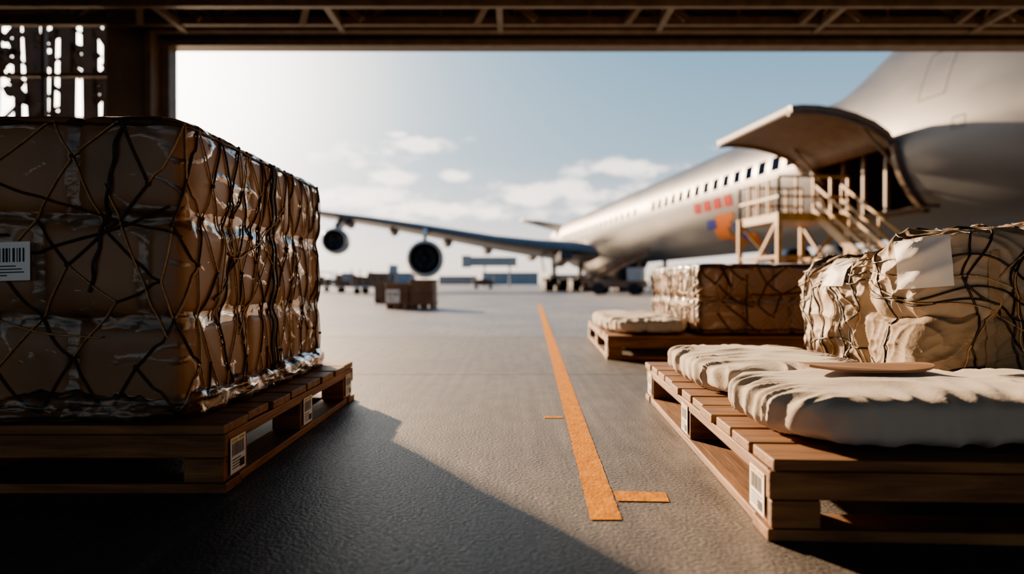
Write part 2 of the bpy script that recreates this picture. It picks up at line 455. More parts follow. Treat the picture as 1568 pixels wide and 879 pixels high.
m=MB(); m.box(-11.5,12.7,-9,DY+.3,6.6,6.75)
for i in range(60):
    x=-11.3+i*.4; m.box(x,x+.12,-9,DY,6.54,6.6)
m.obj('ceiling',M_ceil)
m=MB()
def trussx(y,z0,z1,w=.11,step=1.3,x0=-11.2,x1=12.4):
    m.beam((x0,y,z0),(x1,y,z0),w,w*1.1); m.beam((x0,y,z1),(x1,y,z1),w,w)
    x=x0; k=0
    while x<x1-.1:
        xe=min(x+step,x1)
        if k%2: m.beam((x,y,z0),(xe,y,z1),w*.6)
        else: m.beam((x,y,z1),(xe,y,z0),w*.6)
        m.beam((x,y,z0),(x,y,z1),w*.5)
        x+=step;k+=1
def trussy(x,z0,z1,w=.1,step=1.2):
    m.beam((x,-8.8,z0),(x,DY-.2,z0),w,w); m.beam((x,-8.8,z1),(x,DY-.2,z1),w,w)
    y=-8.8;k=0
    while y<DY-1.2:
        a,b=(z0,z1) if k%2 else (z1,z0)
        m.beam((x,y,a),(x,y+step,b),w*.55); y+=step;k+=1
trussx(11.5,5.2,6.2,.12,1.25)
trussx(10.4,5.05,6.2,.10,1.7)
trussx(9.3,5.35,6.3,.12,1.5)
trussx(6.5,5.5,6.4,.12,1.5)
trussx(2,5.5,6.4,.12,1.5)
for x in (-9.2,-5.6,-2.9,-.2,2.5,5.2,7.9,10.6): trussy(x,5.15,6.1)
for (x) in (-6.2,-3.5,-.6,1.9,4.8,7.4):
    m.beam((x,11.4,5.15),(x+1.1,9.3,6.2),.11); m.beam((x+1.0,11.4,5.2),(x-.2,11.4,6.1),.11)
m.obj('roof_truss',M_steel)
m=MB()
for x in (-9.6,-8.3,-7.1): m.box(x,x+.06,DY+.05,DY+.15,3.2,5.55)
for z in (3.2,4.45,5.49): m.box(-9.6,-7.03,DY+.05,DY+.15,z,z+.06)
m.obj('window_1',M_steel)
m=MB()
for i in range(13):
    x=-13.6+i*.40+random.uniform(-.12,.12); m.beam((x,15.5+random.uniform(-.6,.6),0),(x+random.uniform(-.1,.1),15.5,7.3),random.choice((.08,.12,.16,.24)))
for i in range(170):
    x=random.uniform(-13.6,-9.2); z=random.uniform(2.5,7); l_=random.uniform(.2,.6); a_=random.uniform(-1.2,1.2)
    m.beam((x,15.5,z),(x+l_*math.cos(a_),15.5,z+l_*math.sin(a_)),random.choice((.06,.10,.16)))
m.obj('steel_scaffold_tower',M_scaf)

# ------------------------------------------------------------------ pallets
def pallet(name, loc, rotz, W, Ln, side='R', H=.262):
    mx=MB(); 
    nb=max(6,int(Ln/.24)); bw=(Ln-.03*(nb-1))/nb
    for i in range(nb):
        y=i*(bw+.03); dz=random.uniform(-.004,.0)
        mx.box(random.uniform(-.012,.012),W+random.uniform(-.012,.012),y,y+bw,H-.036+dz,H+dz)
    mx.box(0,W,.01,.045,H-.13,H-.041)
    mx.box(0,W,Ln-.045,Ln-.01,H-.13,H-.041)
    mx.box(-.008,W+.008,0,.16,.0,.038); mx.box(-.008,W+.008,Ln-.16,Ln,.0,.038); 
    a=mx.obj('deck_boards',M_wood,bevel=.005)
    my=MB(); xs=[.0,W/2-.08,W-.16]
    for x in xs:
        my.box(x+.003,x+.157,.045,Ln-.045,H-.085,H-.0405)
        my.box(x+.002,x+.158,.161,Ln-.161,.001,.037)
    b=my.obj('stringers',M_woody,bevel=.005)
    mz=MB()
    for x in xs:
        for y in (.046,Ln*.5-.1,Ln-.246): mz.box(x+.006,x+.154,y,y+.2,.038,H-.086)
    for x in (xs[0],xs[2]):
        mz.box(x+.004,x+.156,.004,.0445,.039,H-.1305)
    c=mz.obj('blocks',M_wood,bevel=.005)
    ch=[a,b,c]
    sx = W+.001 if side=='R' else -.001
    nx=(1,0,0) if side=='R' else (-1,0,0)
    u=(0,1,0) if side=='R' else (0,-1,0)
    for k,y in enumerate((.13,Ln*.5,Ln-.15)):
        ch.append(sticker('sticker_%d'%(k+1),(sx if side=='L' else sx+.0,y,.125),u,(0,0,1),nx,.15,.14))
    return group(name,loc,ch,rotz,True)

pallet('wooden_pallet',(-3.5,2.59,0),0,2.405,2.12,'R')
pallet('wooden_pallet',(.80,2.11,0),math.radians(-3),2.45,2.64,'L',.256)
pallet('wooden_pallet',(1.0,7.15,0),math.radians(-2.5),2.6,2.9,'L',.256)

# ------------------------------------------------------------------ wrapped stack with net
def netstack(name, B, cells, cuts, su, sv, film=True, seed=0, label=True, side=1, cr=.0045, detail=True):
    x0,x1,y0,y1,z0,z1=B
    body=softbox('packages',B,26,cuts,M_kraft,cells,.042,.018,.005,3.2,seed=seed)
    ch=[body]
    f=softbox('stretch_wrap',(x0-.006,x1+.006,y0-.006,y1+.006,z0,z1+.008),26,cuts,M_film,cells,.010,.05,.004,3.2,seed=seed+3,crink=.007)
    ch.append(f)
    t1=bvh(body); t2=bvh(f)
    xc = x1 if side>0 else x0
    def pos(u,v,off=.007):
        v2=min(max(v,z0+.03),z1-.02)
        if abs(u)<.09:
            target=Vector((xc-side*max(0,-u), y0+max(0,u), v2))
            o=target+Vector((side,-1,0)).normalized()*.6; d=-Vector((side,-1,0)).normalized()
        elif u<0: o=Vector((xc+side*u,y0-.6,v2)); d=Vector((0,1,0))
        else: o=Vector((xc+side*.6,y0+u,v2)); d=Vector((-side,0,0))
        best=None
        for t in (t1,t2):
            h=t.ray_cast(o,d)
            if h[0] is not None and (best is None or (h[0]-o).length<best[1]): best=(h[0],(h[0]-o).length)
        if best is None: return None
        return best[0]-d*off
    def seg(a,b,n=10,sag=.0,wob=.006,off=.006):
        pts=[]
        for i in range(n+1):
            t=i/n; u=a[0]+(b[0]-a[0])*t; v=a[1]+(b[1]-a[1])*t - sag*4*t*(1-t)
            v+=wob*noise.noise(Vector((u*9,v*9,seed)))
            p=pos(u,v,off)
            if p is not None: pts.append(p)
        return pts
    lines=[];gold=[]
    FW=(x1-x0)-.05; SD=(y1-y0)-.05
    nodes={}
    nj=int((z1-z0)/sv)+1
    st=[]; u=0
    while u>-FW: u-=su; st.insert(0,u)
    u=0; st.append(0.0)
    while u<SD-su*.7: u+=su*.62; st.append(u)
    for j in range(nj+1):
        for i in range(len(st)):
            uu=st[i]+(.5*su*(.62 if st[i]>=0 else 1) if j%2 else 0)
            vv=z0+.02+j*(z1-z0-.03)/nj
            r1=random.uniform(-.2,.2)*su*(.9); r2=random.uniform(-.3,.3)*sv if 0<j<nj else 0
            nodes[(i,j)]=(min(uu+r1,SD),vv+r2)
    for j in range(nj):
        for i in range(len(st)):
            a=nodes[(i,j)]
            for di in ((0,-1) if j%2==0 else (0,1)):
                if (i+di,j+1) in nodes and random.random()>.04:
                    b=nodes[(i+di,j+1)]
                    (gold if random.random()<.55 else lines).append(seg(a,b,12,random.uniform(0,.02),.003))
    for k in range(int(18 if detail else 4)):
        a=(random.uniform(-FW,SD*.6),random.uniform(z0+.1,z1)); b=(a[0]+random.uniform(-.9,.9),random.uniform(z0+.05,z1))
        (gold if k%3 else lines).append(seg(a,(min(max(b[0],-FW),SD),b[1]),30,random.uniform(0,.06),.008,.008))
    lines.append(seg((-FW,z1-.03),(SD,z1-.03),90,0,.012)); lines.append(seg((-FW,z0+.05),(SD,z0+.05),90,0,.02))
    ch.append(cords('net',lines,cr,M_cord)); ch.append(cords('net_light_cord',gold,cr*.8,M_cordgold))
    blk=[]
    for (ua,ub) in ((SD*.5,SD*.52),(SD*.515,SD*.5),(SD*.53,SD*.545),(-.22,-.34),(SD*.96,SD*.93)):
        blk.append(seg((ua,z1-.02),(ub,z0+(.03 if ua>0 else .5)),40,0,.0,.01))
    for L_ in blk:
        for i,p in enumerate(L_): p.x+=.004*math.sin(i*.9); p.y+=.005*math.sin(i*.7)
    ch.append(cords('lashing_strap',blk,cr*1.3,M_cordblk))
    kn=MB()
    for (i,j),(a,b) in nodes.items():
        p=pos(a,b,.006)
        if p is not None and random.random()<.6: kn.lathe(p-Vector((0,0,.012)),(0.01,.02,1),[(0,.001),(.004,cr*1.8),(.016,cr*2.0),(.024,.001)],8)
    ch.append(kn.obj('net_knots',M_cord,True))
    return ch,pos,t2

B=(-3.35,-1.30,2.68,4.62,.266,1.455)
ch,pos,tr=netstack('cargo',B,(5,3,3),120,.27,.21,seed=1,cr=.0048)
skirt=softbox('film_skirt',(-3.42,-1.23,2.63,4.68,.266,.36),9,90,M_film,amp=.014,fs=7,crink=.02,seed=9)
ch.append(skirt)
lp=pos(-.66,.885,.012)
lab=sticker('shipping_label',(lp.x,lp.y-.006,.885),(1,0,.03),(0,0,1),(0,-1,0),.19,.15,False)
ch.append(lab)
group('wrapped_cargo_stack',(-2.3,3.6,.266),ch)

B2=(1.98,3.45,7.22,9.65,.262,1.0)
ch,pos,tr=netstack('cargo2',B2,(3,4,2),70,.30,.22,seed=5,side=-1,cr=.009,detail=True)
group('wrapped_cargo_stack',(2.7,8.4,.262),ch)

# ------------------------------------------------------------------ cushions
def cushion(name,B,seed,k=5,cuts=70,pl=.03):
    return softbox('padding',B,k,cuts,M_canvas,pleat=pl,seed=seed,amp=.006,fs=3)
c1=cushion('a',(.90,2.45,2.18,3.03,.258,.435),2,4.5,110,.024)
group('padded_cargo_mat',(1.6,2.6,.257),[c1])
c2=cushion('b',(.96,1.76,3.14,4.45,.258,.415),4,4.5,90,.026)
group('padded_cargo_mat',(1.3,3.8,.257),[c2])
c3=cushion('c',(1.06,1.92,7.22,9.3,.258,.43),6,4.5,70,.035)
group('padded_cargo_mat',(1.5,8.2,.257),[c3])
n=40; V=[];F=[]
for i in range(n):
    a=2*math.pi*i/n; r=1+.06*math.sin(3*a)
    V.append((1.44+.26*r*math.copysign(abs(math.cos(a))**.7,math.cos(a)),2.76+.12*r*math.copysign(abs(math.sin(a))**.7,math.sin(a)),.460+.006*math.cos(a*2)))
V+= [(x,y,z+.010) for (x,y,z) in V]
F=[tuple(range(n-1,-1,-1)),tuple(range(n,2*n))]+[(i,(i+1)%n,n+(i+1)%n,n+i) for i in range(n)]
mesh_obj('leather_flap',V,F,M_leather)

# ------------------------------------------------------------------ canvas bags
def bag(B,seed,material,k=4.2,cuts=90,nm='bag',fold=.045):
    return softbox(nm,B,k,cuts,material,pleat=.012,amp=.012,fs=4.0,seed=seed,fold=fold,crink=.006)
bags=[bag((1.90,3.15,3.17,3.72,.262,.67),11,M_khaki,4.5,nm='bag_lower'),
      bag((1.92,3.25,3.16,3.72,.60,1.06),13,M_khaki2,4,nm='bag_upper'),
      bag((1.96,3.2,3.74,4.72,.262,.965),17,M_khaki2,6,nm='bag_tall')]
VV=[];FF=[]
for b in bags:
    o=len(VV); VV+=[v.co.copy() for v in b.data.vertices]; FF+=[tuple(i+o for i in p.vertices) for p in b.data.polygons]
bt=BVHTree.FromPolygons(VV,FF); bt3=bvh(bags[2]); bt2=bvh(bags[1])
def ring(cx,cz,yr,n=60,plane='x',ry=.9,rz=.6,cy=None,off=.006,a0=0,a1=2*math.pi,wob=.015,tilt=0.):
    pts=[]
    for i in range(n+1):
        a=a0+(a1-a0)*i/n
        if plane=='x':
            c=Vector((cx,cy,cz)); d=Vector((0,math.cos(a),math.sin(a)))
            c=c+Vector((tilt*math.sin(a)+wob*noise.noise(Vector((a*2,cx,0))),0,0))
        elif plane=='y':
            c=Vector((cx,cy,cz)); d=Vector((math.cos(a),0,math.sin(a)))
            c=c+Vector((0,tilt*math.sin(a)+wob*noise.noise(Vector((a*2,cy,0))),0))
        else:
            c=Vector((cx,cy,cz+tilt*math.cos(a)+wob*noise.noise(Vector((a*2,cz,0))))); d=Vector((math.cos(a),math.sin(a),0))
        h=bt.ray_cast(c+d*2.2,-d)
        if h[0] is not None and h[0].z>.27:
            q=h[0]+d*off
            if pts and (q-pts[-1]).length>.35: continue
            pts.append(q)
    return pts
blk=[];tan=[]
for x in (2.14,2.25,2.32,2.36,2.55,2.66,2.8): blk.append(ring(x,.65,0,90,'x',cy=3.6,a0=0.2,a1=math.pi*1.35,tilt=random.uniform(-.3,.3),wob=.16))
for x in (2.2,2.35,2.5,2.7): tan.append(ring(x,.65,0,90,'x',cy=3.6,a0=0.2,a1=math.pi*1.4,tilt=random.uniform(-.3,.3),wob=.18))
for y in (3.45,3.9,4.0,4.05,4.3,4.4,4.5): blk.append(ring(2.4,.65,0,90,'y',cy=y,a0=.3,a1=math.pi*1.3,tilt=random.uniform(-.3,.3),wob=.16))
for y in (3.9,4.1,4.25,4.5): tan.append(ring(2.4,.62,0,90,'y',cy=y,a0=.3,a1=math.pi*1.3,tilt=random.uniform(-.3,.3),wob=.18))
for z in (.80,.66,.9): tan.append(ring(2.4,z,0,140,'z',cy=3.9,a0=math.pi*.6,a1=math.pi*1.75,tilt=random.uniform(-.18,.18),wob=.18))
for z in (.9,.5,.72,.8): blk.append(ring(2.4,z,0,140,'z',cy=3.9,a0=math.pi*.6,a1=math.pi*1.75,tilt=random.uniform(-.2,.2),wob=.22))
bags.append(cords('lashing_cord',blk,.005,M_cordblk)); bags.append(cords('tan_cord',tan,.0045,M_cordgold))
bags.append(patch('webbing_strap',bt,(2.22,2.6,.62),(.04,0,0),(0,0,.66),(0,1,0),M_khaki,2,60,.008))
bags.append(patch('webbing_strap_2',bt,(2.46,2.6,.62),(.04,0,0),(0,0,.66),(0,1,0),M_khaki,2,60,.008))
bags.append(patch('paper_tag_front',bt2,(1.69,2.71,.90),(.20,-.10,.02),(-.02,0,.24),(.45,.9,0),M_paper,14,14,.019))
bags.append(patch('paper_tag_back',bt3,(1.48,3.90,.87),(.09,-.22,0),(0.02,0,.17),(.9,.4,0),M_paper,12,12,.019))
group('canvas_cargo_bags',(2.4,3.9,.262),bags)

# ------------------------------------------------------------------ aircraft
ct,stn=.9926,.1219
def P(t,lat,z): return Vector((lat*ct-stn*t, lat*stn+ct*t, z))
AX=19.4; R0=3.25; ZC=5.9
def sect(t):
    nose=9.0
    if t<22:
        s=max(0,min(1,(t-nose)/13)); r=R0*math.sqrt(max(0,1-(1-s)**2.3)); zc=ZC-.9*(1-s)**2
    elif t<84: r=R0; zc=ZC
    else:
        s=(t-84)/22; r=R0*(1-s)**.8+.25*s; zc=ZC+2.1*s
        r=max(r,.3)
    h=0
    if t<28:
        a=max(0,min(1,(28-t)/5)); a=a*a*(3-2*a); b=max(0,min(1,(t-12)/6)); b=b*b*(3-2*b); h=1.7*a*b
    return r,zc,h
NS=96
ts=[9.0,9.05,9.2,9.5,10,10.6,11.3]+[12+i*.5 for i in range(0,int((106-12)/.5)+1)]
V=[];F=[];
for t in ts:
    r,zc,h=sect(t)
    for i in range(NS):
        a=2*math.pi*i/NS; dl=math.cos(a)*r; dz=math.sin(a)*r
        if dz>0: dz+=h*math.sin(a)**1.5; dl*=1-.06*h*math.sin(a)
        V.append(P(t,AX-dl,zc+dz))
DT0,DT1,DZ0,DZ1=22.0,27.0,3.4,5.7
for k in range(len(ts)-1):
    tm=(ts[k]+ts[k+1])/2
    for i in range(NS):
        j=(i+1)%NS
        am=2*math.pi*(i+.5)/NS
        zm=ZC+math.sin(am)*R0
        if DT0<tm<DT1 and math.cos(am)>0 and DZ0<zm<DZ1: continue
        F.append((k*NS+i,k*NS+j,(k+1)*NS+j,(k+1)*NS+i))
F.append(tuple(range(NS))); F.append(tuple((len(ts)-1)*NS+i for i in reversed(range(NS))))
fus=mesh_obj('fuselage',V,F,M_fus,True)
ft=BVHTree.FromPolygons(V,F)
air=[fus]
V=[];F=[];n=48
for t in (21.3,27.8):
    for i in range(n):
        a=2*math.pi*i/n; V.append(P(t,AX-math.cos(a)*3.1,ZC+math.sin(a)*3.1))
for i in range(n):
    j=(i+1)%n; F.append((i,j,n+j,n+i))
F=[f for f in F if not (math.cos(2*math.pi*(f[0]+.5)/n)>0 and DZ0-.1<ZC+math.sin(2*math.pi*(f[0]+.5)/n)*3.1<DZ1+.1)]
F.append(tuple(range(n))); F.append(tuple(n+i for i in range(n)))
air.append(mesh_obj('cargo_hold',V,F,M_hold))
V=[P(21.3,AX-3,DZ0),P(27.8,AX-3,DZ0),P(27.8,AX+2,DZ0),P(21.3,AX+2,DZ0)]
air.append(mesh_obj('hold_floor',V,[(0,1,2,3)],M_hold))
fr=MB()
def onside(t,z,extra=0.04):
    s=(z-ZC)/R0; return P(t,AX-math.sqrt(max(0,1-s*s))*(R0+extra)-0.0,z)
zs=[DZ0+(DZ1-DZ0)*i/8 for i in range(9)]
for tt in (DT0,DT1):
    for a,b in zip(zs,zs[1:]): fr.beam(onside(tt,a),onside(tt,b),.22,.22)
for a,b in zip(zs,zs[1:]):
    for tt in (23.2,24.5,25.8):
        fr.beam(P(tt,AX-2.7,a),P(tt,AX-2.7,b),.14,.14)
fr.beam(onside(DT0,DZ0),onside(DT1,DZ0),.25,.25); fr.beam(onside(DT0,DZ1),onside(DT1,DZ1),.2,.2)
air.append(fr.obj('cargo_door_frame',M_doorin))
prof=[(16.2,5.7),(15.95,6.1),(15.4,6.45),(14.7,6.7),(14.0,6.86),(13.3,6.93),(12.7,6.93),(12.3,6.88)]
V=[];F=[];mi=[]
nt_=12
def thick(k):
    a=Vector(prof[max(0,k-1)]);b=Vector(prof[min(len(prof)-1,k+1)]); d=(b-a).normalized(); return Vector((-d.y,d.x))*-1
TE=28.0
for s in range(nt_+1):
    t=DT0+(TE-DT0)*s/nt_
    for k,(l,z) in enumerate(prof): V.append(P(t,l,z))
    for k,(l,z) in enumerate(prof):
        nn=thick(k)
        if nn.y>0: nn=-nn
        V.append(P(t,l+nn.x*.22,z+nn.y*.22))
K=len(prof)
for s in range(nt_):
    a=s*2*K;b=(s+1)*2*K
    for k in range(K-1):
        F.append((a+k,a+k+1,b+k+1,b+k)); mi.append(0)
        F.append((a+K+k,b+K+k,b+K+k+1,a+K+k+1)); mi.append(1)
    F.append((a+K-1,a+2*K-1,b+2*K-1,b+K-1)); mi.append(2)
    F.append((a,b,b+K,a+K)); mi.append(2)
for s in (0,nt_):
    a=s*2*K
    for k in range(K-1): F.append((a+k,a+k+1,a+K+k+1,a+K+k)); mi.append(2 if s else 1)
air.append(mesh_obj('cargo_door',V,F,[M_doorin,M_doorin,M_dooredge],True,mi))
dr=MB()
for t in (22.1,27.8):
    for k in range(K-1):
        l,z=prof[k]; l2,z2=prof[k+1]; dr.beam(P(t,l-.05,z-.28),P(t,l2-.05,z2-.28),.12,.10)
dr.beam(P(22.3,16.4,4.9),P(22.3,14.9,6.5),.09); dr.beam(P(26.7,16.4,4.9),P(26.7,14.9,6.5),.09)
dr.beam(P(22.2,12.35,6.8),P(27.9,12.35,6.8),.10,.14)
air.append(dr.obj('cargo_door_ribs',M_doorin))
wn=MB()
def surf_quad(mb,t0,t1,z0,z1,mi=0,off=.03):
    b=len(mb.v)
    D=(P(0,1,0)-P(0,0,0)).normalized()
    def sf(t,z):
        h=ft.ray_cast(P(t,6,z),D)
        return h[0]-D*off if h[0] else P(t,16.1,z)
    n=4
    for i in range(n+1):
        z=z0+(z1-z0)*i/n
        mb.v.append(sf(t0,z)); mb.v.append(sf(t1,z))
    for i in range(n):
        mb.f.append((b+2*i,b+2*i+1,b+2*i+3,b+2*i+2)); mb.m.append(mi)
t=28.6
while t<48: surf_quad(wn,t,t+.75,6.1,6.75); t+=1.35
t=52
while t<82: surf_quad(wn,t,t+.7,6.2,6.7); t+=1.8
for t in (14.5,15.6): surf_quad(wn,t,t+.35,8.6,8.95)
air.append(wn.obj('cabin_windows',M_glass))
lv=MB()
for k in range(4): 
    t=40.2-k*1.4; surf_quad(lv,t-1.0,t,5.0,5.65,0)
air.append(lv.obj('livery_lettering',M_red))
lv=MB()
for k,(t0,t1,a,b,mm) in enumerate(((36.2,38.0,3.9,4.6,0),(37.2,39.0,3.3,3.9,0),(35.2,36.4,3.2,4.0,1),(36.4,37.8,2.9,3.4,0),(35.6,36.6,4.2,4.6,0),(38.2,39.4,3.9,4.4,1),(34.8,35.5,2.9,3.4,0))):
    b_=len(lv.v); surf_quad(lv,t0,t1,a+.1,b+.1,mm)
    for i,v in enumerate(lv.v[b_:]): v += P((i//2)*-.13,0,0)-P(0,0,0)
air.append(lv.obj('livery_emblem',[M_org,M_blue]))
dl=MB()
def outline(t0,t1,z0,z1,wd=.035):
    surf_quad(dl,t0,t0+wd,z0,z1); surf_quad(dl,t1-wd,t1,z0,z1); surf_quad(dl,t0,t1,z1-wd,z1); surf_quad(dl,t0,t1,z0,z0+wd)
outline(20.0,21.2,6.9,8.5); outline(30.2,31.3,4.0,5.8); outline(57,58.1,5.2,7.0); outline(19,19.5,5.6,6.0)
air.append(dl.obj('hull_door_outlines',M_dark))
def wing(name,secs,material,n=14):
    V=[];F=[]
    prof=[]
    for i in range(n+1):
        x=i/n; x=x*x*(3-2*x); prof.append((x, .55*(2.97*math.sqrt(x)-1.26*x-3.5*x*x+2.84*x**3-1.01*x**4)))
    up=prof; lo=[(x,-y*.7) for x,y in reversed(prof[1:-1])]
    full=up+lo; m_=len(full)
    for (lat,tle,ch,z,th) in secs:
        for (x,y) in full: V.append(P(tle+x*ch,lat,z+y*th*2- x*ch*.03))
    for s in range(len(secs)-1):
        for i in range(m_):
            j=(i+1)%m_; F.append((s*m_+i,s*m_+j,(s+1)*m_+j,(s+1)*m_+i))
    F.append(tuple(range(m_))); F.append(tuple((len(secs)-1)*m_+i for i in range(m_)))
    return mesh_obj(name,V,F,material,True)
def wl(Lx): return 16.15-Lx
W=[(wl(-3),64,16,3.7,1.2),(wl(0),67.3,14,4.1,1.1),(wl(4.5),69.3,12,4.6,.9),(wl(9),71,10,5.25,.75),(wl(16.5),74,8,6.7,.62),(wl(22),76,6.8,7.7,.5),(wl(27.8),78,5.5,8.6,.4),(wl(33),80,3.8,9.6,.25),(wl(34),80.8,2.6,10.6,.12)]
air.append(wing('wing_port',W,M_wing))
Wr=[(AX+(AX-l),t,c,z,h) for (l,t,c,z,h) in W]
air.append(wing('wing_starboard',Wr,M_wing))
air.append(wing('stabiliser_port',[(AX-1.5,88,6.5,8.3,.3),(AX-4.6,90.5,4.5,9.1,.25),(AX-6.6,92.5,2.6,9.5,.15)],M_wing))
air.append(wing('stabiliser_starboard',[(AX+1.5,88,6.5,8.3,.3),(AX+6,90.5,4.5,9.0,.25),(AX+11,94,2.6,9.6,.15)],M_wing))
bf=MB(); bf.lathe(P(60,AX,3.5),P(1,0,0)-P(0,0,0),[(0,.1),(2,1.2),(5,2.2),(10,2.6),(16,2.4),(21,1.2),(24,.1)],32)
air.append(bf.obj('belly_fairing',M_fus,True))
tail=P(1,0,0)-P(0,0,0)
def engine(nm,c,R,ln):
    e=MB()
    e.lathe(c,tail,[(0,R*.86),(-.06*R,R*.9),(-.05*R,R*.95),(.12*R,R*1.0),(.5*R,R*1.06),(1.4*R,R*1.08),(ln*.62,R*.95),(ln*.66,R*.72),(ln*.66,R*.6),(ln*.85,R*.5),(ln,R*.3)],48,0)
    e.lathe(c,tail,[(0,R*.86),(.25*R,R*.82),(.9*R,R*.84)],48,1)
    e.lathe(c,tail,[(-.03*R,R*.85),(-.08*R,R*.92),(.06*R,R*1.0),(.1*R,R*1.005)],48,2)
    e.lathe(c,tail,[(.55*R,R*.84),(.56*R,.001)],48,1)
    e.lathe(c,tail,[(.1*R,.001),(.2*R,R*.1),(.4*R,R*.2),(.56*R,R*.25)],24,2)
    for k in range(24):
        a=2*math.pi*k/24; up=Vector((0,0,1)); s=tail.cross(up).normalized()
        d=s*math.cos(a)+up*math.sin(a); e.beam(c+tail*.5*R+d*R*.2,c+tail*.45*R+d*R*.82,.03,R*.16,3)
    return e.obj(nm,[M_wing,M_dark,M_metal,M_fan],True)
E1=Vector((-8.55,67,3.25)); E2=Vector((-18.9,72.5,5.35))
E1s=P(68.5,AX+(AX-(E1.x*ct+E1.y*stn)),3.25); E2s=P(75,AX+(AX-(E2.x*ct+E2.y*stn)),5.35)
for i,(c_,r_,l_) in enumerate(((E1,1.78,8),(E2,1.35,6.2),(E1s,1.78,8),(E2s,1.35,6.2))):
    air.append(engine('engine_%d'%(i+1),c_,r_,l_))
    py=MB(); py.beam(c_+tail*2.0+Vector((0,0,r_*.95)),c_+tail*8.5+Vector((0,0,r_+1.6)),.4,1.3); air.append(py.obj('pylon_%d'%(i+1),M_wing))
fp=MB()
for Lx,tt,zz in ((4.5,78,3.9),(9.5,78.5,4.6),(14,79,5.4),(20,80,6.7),(25,81,7.6)):
    fp.lathe(P(tt-3.5,wl(Lx),zz),tail,[(0,.05),(.6,.42),(1.8,.6),(3.5,.5),(5,.05)],14)
air.append(fp.obj('flap_fairings',M_wing,True))
g=MB()
def gear(t,lat,r,bog):
    top=P(t,lat,4.4); g.tube(P(t,lat,r),top,.22,.26,14,1)
    g.beam(P(t,lat,1.6),P(t+2.2,lat+.6,4.2),.18,.18,1)
    for dt in bog:
        g.tube(P(t+dt,lat-1.0,r-.01),P(t+dt,lat+1.0,r-.01),.12,.12,10,1)
        for s in (-1,-.45,.45,1):
            g.tube(P(t+dt,lat+s-.2,r-.01),P(t+dt,lat+s+.2,r-.01),r,r,28,0)
            g.tube(P(t+dt,lat+s-.22,r-.01),P(t+dt,lat+s+.22,r-.01),r*.45,r*.45,18,2)
    if len(bog)>1: g.beam(P(t+bog[0],lat,r),P(t+bog[-1],lat,r),.25,.3,1)
gear(71.5,13.3,.72,(-.8,.8)); gear(74.5,16.8,.72,(-.8,.8)); gear(71.5,25.5,.72,(-.8,.8)); gear(74.5,22,.72,(-.8,.8))
gear(17.5,AX,.6,(0,))
air.append(g.obj('landing_gear',[M_rubber,M_steel,M_metal]))
gd=MB(); gd.beam(P(72,12.0,3.6),P(72,12.3,2.0),.1,2.4); gd.beam(P(66,13.5,3.6),P(71,13.5,2.9),1.2,.8); air.append(gd.obj('gear_doors',M_fus))
group('cargo_airplane',P(50,AX,0),air)

# ------------------------------------------------------------------ yellow access platform and stairs
y=MB()
ZP=3.45
def T(t,l,z): return P(t,l,z)
pl=[(24.0,12.95),(24.0,15.7),(27.2,15.7),(27.2,12.95)]
b0=len(y.v); 
for z in (ZP-.3,ZP):
    for (t,l) in pl: y.v.append(T(t,l,z))
for q in ((0,1,2,3),(7,6,5,4),(0,4,5,1),(1,5,6,2),(2,6,7,3),(3,7,4,0)): y.f.append(tuple(b0+i for i in q)); y.m.append(0)
for (a,b) in ((0,3),(2,3),(0,1)):
    A=pl[a];Bq=pl[b]
    for h in (.6,1.35):
        y.beam(T(A[0],A[1],ZP+h),T(Bq[0],Bq[1],ZP+h),.09)
    for k in range(5):
        s=k/4; t=A[0]+(Bq[0]-A[0])*s; l=A[1]+(Bq[1]-A[1])*s
        y.beam(T(t,l,ZP),T(t,l,ZP+1.35),.09)
for (t,l) in pl:
    y.beam(T(t,l,-.01),T(t,l,ZP),.18)
for (a,b) in ((0,1),(1,2),(2,3),(3,0)):
    A=pl[a];Bq=pl[b]; y.beam(T(A[0],A[1],.3),T(Bq[0],Bq[1],ZP-.2),.1); y.beam(T(A[0],A[1],.35),T(Bq[0],Bq[1],.35),.1); y.beam(T(A[0],A[1],1.8),T(Bq[0],Bq[1],1.8),.1)
sa=(24.0,14.9); sb=(18.9,15.1)
for off in (-.55,.55):
    y.beam(T(sa[0],sa[1]+off,ZP),T(sb[0],sb[1]+off,0.05),.14,.3)
    for h in (.5,1.05): y.beam(T(sa[0],sa[1]+off,ZP+h),T(sb[0],sb[1]+off,.05+h),.09)
    for k in range(6):
        s=k/5; t=sa[0]+(sb[0]-sa[0])*s; l=sa[1]+(sb[1]-sa[1])*s+off; z=ZP+(.05-ZP)*s
        y.beam(T(t,l,z),T(t,l,z+1.05),.07)
for k in range(15):
    s=(k+.5)/15; t=sa[0]+(sb[0]-sa[0])*s; l=sa[1]+(sb[1]-sa[1])*s; z=ZP+(.05-ZP)*s
    y.beam(T(t,l-.55,z),T(t,l+.55,z),.28,.05)
o=y.obj('platform_structure',M_yellow); group('aircraft_access_stairs',T(26,14,0),[o])

